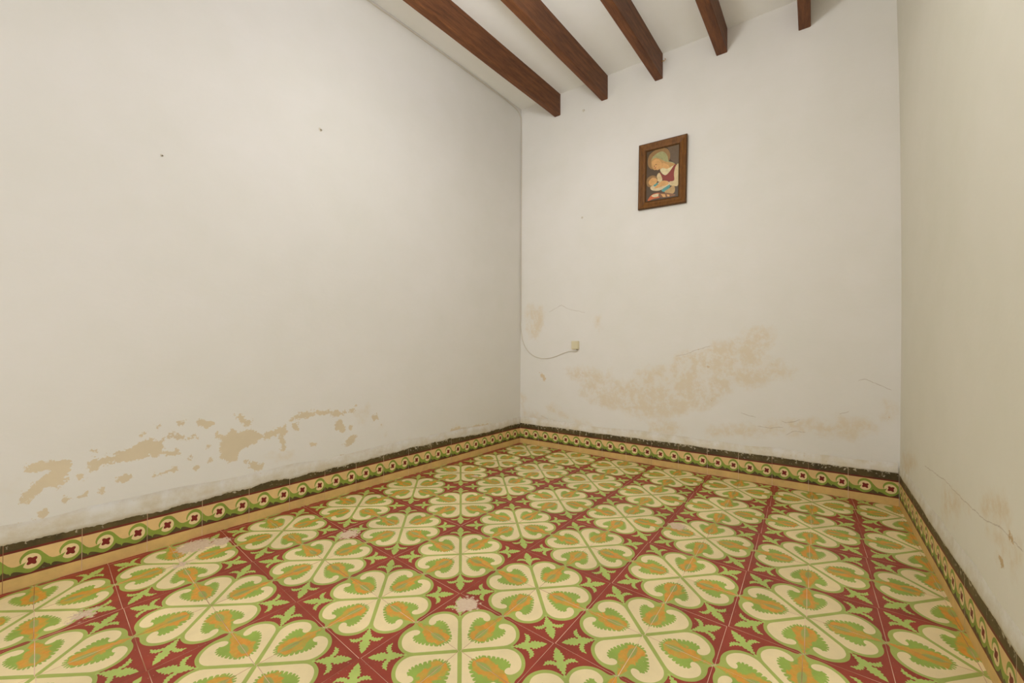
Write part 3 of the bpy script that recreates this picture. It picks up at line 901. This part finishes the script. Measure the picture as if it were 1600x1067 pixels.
# ragged smear of lime plaster lapping over the top of the skirting
def plaster_edge(mat, parent, start, direction, into, length, seed, lift=0.0, low=0.166, amp=0.016):
    n = int(length / 0.0035)
    dv, iv = Vector((*direction, 0)), Vector((*into, 0)); p0 = Vector((*start, 0))
    prof_top = 0.262
    bm = bmesh.new()
    rows = []
    for k in range(n + 1):
        t = length * k / n
        nz = lambda s, o: noise.noise((t * s, o + seed, 1.3))
        zl = low + lift + amp * (0.55 * nz(2.6, 0) + 0.30 * nz(11, 5) + 0.16 * nz(45, 9) + 0.12 * nz(120, 13)) + 0.004
        zl = max(0.146, zl)
        thick = 0.0009 + 0.0004 * (nz(16, 20) + 0.6)
        ring = []
        for z, w in ((zl, 0.0004), (zl + 0.001, -thick), (zl + 0.5 * (0.2 - zl), -thick), (0.2, -0.0006), (prof_top + 0.02 * nz(5, 31), SK_T + 0.0025)):
            p = p0 + dv * t + iv * w
            ring.append(bm.verts.new((p.x, p.y, z)))
        ring.append(bm.verts.new(((p0 + dv * t + iv * 0.02).x, (p0 + dv * t + iv * 0.02).y, prof_top - 0.02)))
        ring.append(bm.verts.new(((p0 + dv * t + iv * 0.006).x, (p0 + dv * t + iv * 0.006).y, zl + 0.003)))
        rows.append(ring)
    for a, b in zip(rows, rows[1:]):
        m = len(a)
        for s in range(m):
            bm.faces.new((a[s], a[(s + 1) % m], b[(s + 1) % m], b[s]))
    bm.faces.new(rows[0]); bm.faces.new(rows[-1])
    return obj('plaster_edge', bm_mesh(bm, 'plaster_edge', True), parent, [mat])
plaster_edge(M_LIP_L, wl, st, tuple(dl), tuple(il), dist_left(CL[0]) - 0.002, 2.0, 0.002, 0.168, 0.030)
plaster_edge(M_LIP_B, wb, CL, tuple(db), tuple(ib), (Vector(CR) - Vector(CL)).length - 0.002, 17.0, 0.013, 0.166, 0.012)
plaster_edge(M_LIP_R, wr, CR, tuple(dr), tuple(ir), CR[0] - DOOR[1] - 0.002, 41.0, 0.008, 0.168, 0.010)

# ------------------------------------------------------------------ ceiling beams
BEAMS = [  # y right, y left at the end wall, bottom z, slope in plan
    (0.556, 0.613, 2.908, -0.044, 'dark brown wooden ceiling beam nearest the left wall'),
    (0.127, 0.181, 2.901, -0.036, 'dark brown ceiling beam second from the left wall'),
    (-0.303, -0.246, 2.904, -0.018, 'dark brown ceiling beam with a small hook at its wall end'),
    (-0.730, -0.662, 2.926, -0.002, 'dark brown ceiling beam fourth from the left wall'),
    (-1.190, -1.127, 2.895, 0.016, 'dark brown ceiling beam nearest the right wall, only its end showing')]
for k, (y0, y1, zb, sl, label) in enumerate(BEAMS):
    L = 5.0
    bm = bmesh.new()
    rows = []
    n = 40
    c = 0.004
    hw = (y1 - y0) / 2; h = CEIL_Z + 0.01 - zb
    for s in range(n + 1):
        x = -L * s / n + 0.08
        w = 0.0022 * noise.noise((x * 2.2, k * 5.1, 0.3)); w2 = 0.0022 * noise.noise((x * 1.7, k * 3.3, 7.3))
        sec = [(-hw + w, h), (-hw + w, c), (-hw + c + w, w2), (hw - c + w, w2), (hw + w, c), (hw + w, h)]
        rows.append([bm.verts.new((x, (x - 0.0) * 0.0 + yy, zz)) for yy, zz in sec])
    for a, b in zip(rows, rows[1:]):
        for s in range(6):
            bm.faces.new((a[s], a[(s + 1) % 6], b[(s + 1) % 6], b[s]))
    bm.faces.new(rows[0]); bm.faces.new(rows[-1])
    o = obj('ceiling_beam', bm_mesh(bm, 'ceiling_beam'), None, [M_BEAM])
    yc = (y0 + y1) / 2
    o.location = (back_x(yc) + SK_T, yc, zb)
    o.rotation_euler = (0, 0, math.atan(sl))
    tag(o, label, 'beam', 'row of ceiling beams')

# ------------------------------------------------------------------ framed picture
PIC_Y = (-0.124, -0.4685)        # viewer's left and right edge
PIC_Z = (1.937, 2.426)
pw, ph = PIC_Y[0] - PIC_Y[1], PIC_Z[1] - PIC_Z[0]
pang = math.atan2(db.y, db.x)
pic = tag(empty('framed_picture', (back_x(-0.296) + SK_T - 0.002, -0.296, PIC_Z[0])), 'brown framed print of a veiled mother cradling a baby, hung high on the end wall', 'picture')
pic.rotation_euler = (math.radians(1.6), math.radians(1.4), pang)
fw = 0.058
prof = [(0.0, 0.0), (0.0, -0.022), (0.006, -0.026), (0.018, -0.0235), (0.034, -0.0175), (0.047, -0.0150), (0.049, -0.0165), (fw - 0.003, -0.0125), (fw, -0.008), (fw, 0.0)]
corners = [(-pw / 2, 0.0), (pw / 2, 0.0), (pw / 2, ph), (-pw / 2, ph)]
inward = [(1, 1), (-1, 1), (-1, -1), (1, -1)]
for k in range(4):
    bm = bmesh.new()
    rings = []
    for kk in (k, (k + 1) % 4):
        cx, cz = corners[kk]; ix, iz = inward[kk]
        rings.append([bm.verts.new((cx + ix * d, w, cz + iz * d)) for d, w in prof])
    m = len(prof)
    for s in range(m):
        f = bm.faces.new((rings[0][s], rings[0][(s + 1) % m], rings[1][(s + 1) % m], rings[1][s]))
        f.material_index = 1 if s in (0, 1, 6, 7) else 0
    bm.faces.new(rings[0]); bm.faces.new(rings[1])
    obj('frame_side', bm_mesh(bm, 'frame_side'), pic, [M_FRAME, M_FRAME_EDGE])
# the print: a mother bending over a baby, flat areas of colour
src = [(225, 305), (605, 240), (625, 830), (243, 885)]
def unit(p):
    a, b, c, d = [Vector(v) for v in src]           # bilinear inverse by iteration
    u, v = 0.5, 0.5
    P = Vector(p)
    for _ in range(25):
        F = a * (1 - u) * (1 - v) + b * u * (1 - v) + c * u * v + d * (1 - u) * v - P
        Fu = (b - a) * (1 - v) + (c - d) * v
        Fv = (d - a) * (1 - u) + (c - b) * u
        det = Fu.x * Fv.y - Fu.y * Fv.x
        u -= (F.x * Fv.y - F.y * Fv.x) / det
        v -= (Fu.x * F.y - Fu.y * F.x) / det
    return u, v
PC = [('ground_brown', (80, 60, 34)), ('halo_tan', (152, 114, 64)), ('veil_grey', (164, 160, 108)), ('hair_gold', (196, 150, 88)), ('skin', (220, 166, 100)), ('blouse', (226, 208, 160)),
      ('bodice_red', (142, 46, 30)), ('sleeve_cream', (216, 190, 140)), ('swaddle', (222, 200, 158)), ('turquoise', (84, 152, 146)), ('cloth_ochre', (196, 158, 100)), ('cloth_orange', (206, 104, 52)), ('ground_grey', (104, 84, 60)), ('shade_brown', (138, 92, 54))]
PM = [plain('print_' + n, c, 0.45, 0.4, 0.10, 90) for n, c in PC]
art = [
    ([(470, 262), (604, 241), (611, 470), (560, 455), (505, 400), (500, 330)], 12, 0),
    ([(250, 455), (246, 400), (262, 350), (300, 312), (350, 286), (420, 274), (470, 288), (500, 330), (506, 390), (480, 440), (400, 480), (310, 510), (270, 490)], 1, 1),
    ([(285, 410), (305, 368), (350, 332), (405, 312), (448, 330), (478, 375), (492, 425), (535, 440), (565, 462), (540, 485), (480, 460), (420, 420), (360, 385), (312, 388)], 2, 1),
    ([(288, 428), (300, 396), (340, 380), (400, 400), (450, 428), (520, 445), (575, 468), (560, 486), (500, 505), (440, 500), (405, 470), (340, 520), (300, 490)], 3, 1),
    ([(297, 430), (325, 402), (368, 398), (402, 425), (418, 468), (400, 505), (366, 522), (338, 505), (312, 475)], 4, 1),
    ([(405, 455), (450, 448), (495, 475), (500, 505), (450, 520), (400, 520)], 4, 1),
    ([(335, 455), (352, 450), (356, 458), (340, 464)], 13, 0), ([(330, 492), (345, 490), (350, 498), (338, 503)], 6, 0), ([(322, 470), (330, 468), (334, 484), (326, 484)], 13, 0),
    ([(398, 520), (430, 500), (480, 512), (535, 485), (560, 480), (520, 545), (475, 585), (425, 565)], 5, 1),
    ([(396, 540), (425, 572), (470, 582), (515, 538), (562, 470), (586, 482), (565, 560), (566, 645), (500, 660), (435, 632), (402, 590)], 6, 1),
    ([(575, 488), (611, 474), (617, 690), (560, 708), (505, 690), (512, 660), (566, 645), (560, 570)], 7, 1),
    ([(365, 580), (395, 555), (430, 628), (410, 660), (370, 640)], 7, 1),
    ([(242, 655), (255, 608), (300, 582), (345, 588), (372, 615), (365, 670), (320, 710), (262, 705)], 1, 1),
    ([(268, 668), (282, 630), (320, 605), (360, 620), (370, 650), (340, 688), (300, 696)], 4, 1),
    ([(292, 715), (330, 690), (400, 660), (460, 645), (505, 662), (512, 690), (450, 735), (380, 758), (310, 748)], 8, 1),
    ([(328, 695), (372, 668), (386, 690), (350, 708)], 9, 1),
    ([(385, 680), (430, 645), (485, 652), (505, 680), (470, 700), (425, 712), (360, 730), (340, 722)], 4, 1),
    ([(425, 752), (480, 712), (520, 692), (512, 735), (462, 772)], 9, 1),
    ([(462, 772), (512, 735), (560, 702), (580, 735), (572, 785), (520, 800)], 10, 1),
    ([(268, 870), (290, 825), (330, 792), (395, 780), (430, 800), (410, 835), (340, 848)], 11, 1),
    ([(310, 815), (340, 797), (390, 790), (400, 815), (350, 830)], 8, 1),
    ([(400, 790), (470, 782), (575, 800), (580, 818), (490, 832), (405, 832)], 13, 1),
    ([(420, 795), (470, 800), (480, 832), (450, 832)], 4, 0), ([(490, 800), (520, 805), (525, 825), (500, 828)], 4, 0)]
iw, ih = pw - 2 * fw + 0.008, ph - 2 * fw + 0.008
lays = [([(0, 0), (1, 0), (1, 1), (0, 1)], 0)]
for pts, s, sm in art:
    up = [unit(p) for p in pts]
    if sm:
        up = spline([(a, b) for a, b in up], 4, True)
    up = [(min(max(a, 0.002), 0.998), min(max(1 - b, 0.002), 0.998)) for a, b in up]
    lays.append((dedupe(up), s))
V2, F2, S2 = layered(lays, 'print')
bm = bmesh.new()
vs = [bm.verts.new(((a - 0.5) * iw, -0.0085, ph / 2 + (b - 0.5) * ih)) for a, b in V2]
for f, s in zip(F2, S2):
    try: fc = bm.faces.new([vs[k] for k in f])
    except ValueError: continue
    fc.material_index = s
bm_box(bm, -iw / 2, iw / 2, -0.0083, -0.004, ph / 2 - ih / 2, ph / 2 + ih / 2)
me = bpy.data.meshes.new('print')
bm.normal_update()
for f in bm.faces:
    if f.normal.y > 0 and abs(f.calc_center_median().y + 0.0085) < 1e-5: f.normal_flip()
bm.to_mesh(me); bm.free()
obj('print', me, pic, PM)

# ------------------------------------------------------------------ small things
# cable: along the top of the left wall, down the corner, looping to the little box
def wl_pt(x, z, d=0.006): return (x, left_y(x) + SK_T - d, z)
def wb_pt(y, z, d=0.005): return (back_x(y) + SK_T - d, y, z)
path = [wl_pt(-2.4, 3.07), wl_pt(-1.0, 3.072), wl_pt(0.135, 3.068), wl_pt(0.335, 3.072), wl_pt(0.844, 3.076), wl_pt(1.228, 3.078), wl_pt(1.50, 3.074), wl_pt(1.62, 3.058), wl_pt(1.675, 3.02)]
cx, cy = CL[0] + SK_T - 0.006, CL[1] + SK_T - 0.006
path += [(cx - 0.001, cy, 2.95), (cx, cy - 0.003, 2.4), (cx + 0.001, cy - 0.001, 1.8), (cx, cy - 0.004, 1.3), (cx, cy - 0.003, 1.16)]
path += [wb_pt(y, z) for y, z in ((0.958, 1.073), (0.938, 0.954), (0.896, 0.866), (0.814, 0.803), (0.714, 0.782), (0.618, 0.795), (0.524, 0.830), (0.464, 0.848), (0.416, 0.846), (0.394, 0.849), (0.386, 0.858))]
cable = tube('electric_cord', spline(path, 6), 0.0032, 8, None, [M_CABLE])
tag(cable, 'thin painted cable running down the left corner to the small cream box', 'cable')
box = tag(empty('socket_box', wb_pt(0.4045, 0.865, 0.0)), 'small cream plastic socket box low on the end wall', 'socket')
box.rotation_euler = (0, 0, pang)
bm = bmesh.new(); bm_box(bm, -0.032, 0.032, -0.024, 0.004, 0.0, 0.071)
bmesh.ops.bevel(bm, geom=bm.edges[:], offset=0.004, segments=2, affect='EDGES')
obj('box_body', bm_mesh(bm, 'box_body'), box, [M_SOCKET])
bm = bmesh.new(); bm_box(bm, -0.026, 0.026, -0.0265, -0.022, 0.006, 0.065)
bmesh.ops.bevel(bm, geom=bm.edges[:], offset=0.0015, segments=1, affect='EDGES')
obj('cover', bm_mesh(bm, 'cover'), box, [M_SOCKET])
bm = bmesh.new(); bm_box(bm, 0.012, 0.026, -0.020, -0.006, -0.004, 0.003)
obj('cable_entry', bm_mesh(bm, 'cable_entry'), box, [M_SOCKET_DARK])

def plug(name, at, axis_out, label, r=0.012, nail=True):
    e = tag(empty(name, at), label, 'nail' if nail else 'wall plug')
    z = Vector(axis_out).normalized()
    rotm = z.to_track_quat('Z', 'Y')
    e.rotation_mode = 'QUATERNION'; e.rotation_quaternion = rotm
    bm = bmesh.new()
    prof_ = [(r, -0.002), (r * 0.9, 0.0018), (r * 0.5, 0.0028), (r * 0.32, 0.0020)]
    rings = [[bm.verts.new((rr * (1 + 0.15 * math.sin(3 * t + 1)) * math.cos(t), rr * math.sin(t), h)) for t in [2 * math.pi * s / 14 for s in range(14)]] for rr, h in prof_]
    for a, b in zip(rings, rings[1:]):
        for s in range(14): bm.faces.new((a[s], a[(s + 1) % 14], b[(s + 1) % 14], b[s]))
    bm.faces.new(rings[-1]); bm.faces.new(rings[0])
    obj('filler', bm_mesh(bm, 'filler', True), e, [M_PUTTY])
    if nail:
        tube('nail_shank', [(0, 0, -0.002), (0.001, -0.001, 0.004), (0.0015, -0.002, 0.007)], 0.0016, 8, e, [M_NAIL])
        tube('nail_head', [(0.0015, -0.002, 0.0065), (0.0017, -0.0023, 0.0078)], 0.0032, 10, e, [M_NAIL])
plug('nail', wl_pt(-0.147, 2.128, 0.0), (0, -1, 0), 'nail in a small plaster plug high on the left wall')
plug('nail', wl_pt(-0.834, 1.724, 0.0), (0, -1, 0), 'tiny nail further left and lower on the left wall', 0.007)
plug('wall_plug', wb_pt(0.339, 2.877, 0.0), (-1, 0, 0), 'round filled plug under the beams, left of the picture', 0.012, False)
plug('wall_plug', wb_pt(0.349, 1.974, 0.0), (-1, 0, 0), 'faint filled plug on the end wall, left of and below the picture', 0.010, False)
hk = tag(empty('hook', (back_x(-0.305) + SK_T - 0.03, -0.303, 3.018)), 'small brass hook on the side of the third beam end', 'hook')
tube('hook_shank', [(0, 0.004, 0), (0, -0.012, 0.0)], 0.0028, 8, hk, [M_BRASS])
tube('hook_curl', spline([(0, -0.011, 0.0), (0.0, -0.020, -0.004), (0, -0.026, 0.003), (0, -0.024, 0.012)], 5), 0.0025, 8, hk, [M_BRASS])

# added globe light out of view, there to brighten walls and ceiling evenly
lamp = tag(empty('added_fill_lamp', FILL_AT), 'added fill light, a round white globe hung unseen above the viewer', 'lamp')
k = NT('added_fill_glow')
k.b.inputs['Emission Color'].default_value = (0.97, 1.0, 1.02, 1)
k.b.inputs['Emission Strength'].default_value = FILL_GLOW
M_FILL = k.done(lin(240, 238, 230), 0.3, 0.5)
def lathe(name, prof, mat, parent, sides=28):
    bm = bmesh.new()
    rings = [[bm.verts.new((max(r, 1e-4) * math.cos(2 * math.pi * s / sides), max(r, 1e-4) * math.sin(2 * math.pi * s / sides), z)) for s in range(sides)] for r, z in prof]
    for a, b in zip(rings, rings[1:]):
        for s in range(sides): bm.faces.new((a[s], a[(s + 1) % sides], b[(s + 1) % sides], b[s]))
    bm.faces.new(rings[0]); bm.faces.new(rings[-1])
    return obj(name, bm_mesh(bm, name, True), parent, [mat])
globe = lathe('globe', [(0.13 * math.sin(math.radians(t)), -0.13 * math.cos(math.radians(t))) for t in range(2, 165, 9)], M_FILL, lamp)
lathe('fill_holder', [(0.036, 0.118), (0.040, 0.125), (0.040, 0.155), (0.018, 0.185), (0.006, 0.195)], M_BRASS, lamp)
tube('fill_cord', [(0, 0, 0.19), (0, 0, CEIL_Z - FILL_AT[2] - 0.03)], 0.004, 8, lamp, [M_CABLE])
lathe('fill_rose', [(0.012, CEIL_Z - FILL_AT[2] - 0.04), (0.045, CEIL_Z - FILL_AT[2] - 0.025), (0.05, CEIL_Z - FILL_AT[2])], M_BRASS, lamp)  # fittings that carry the added fill globe
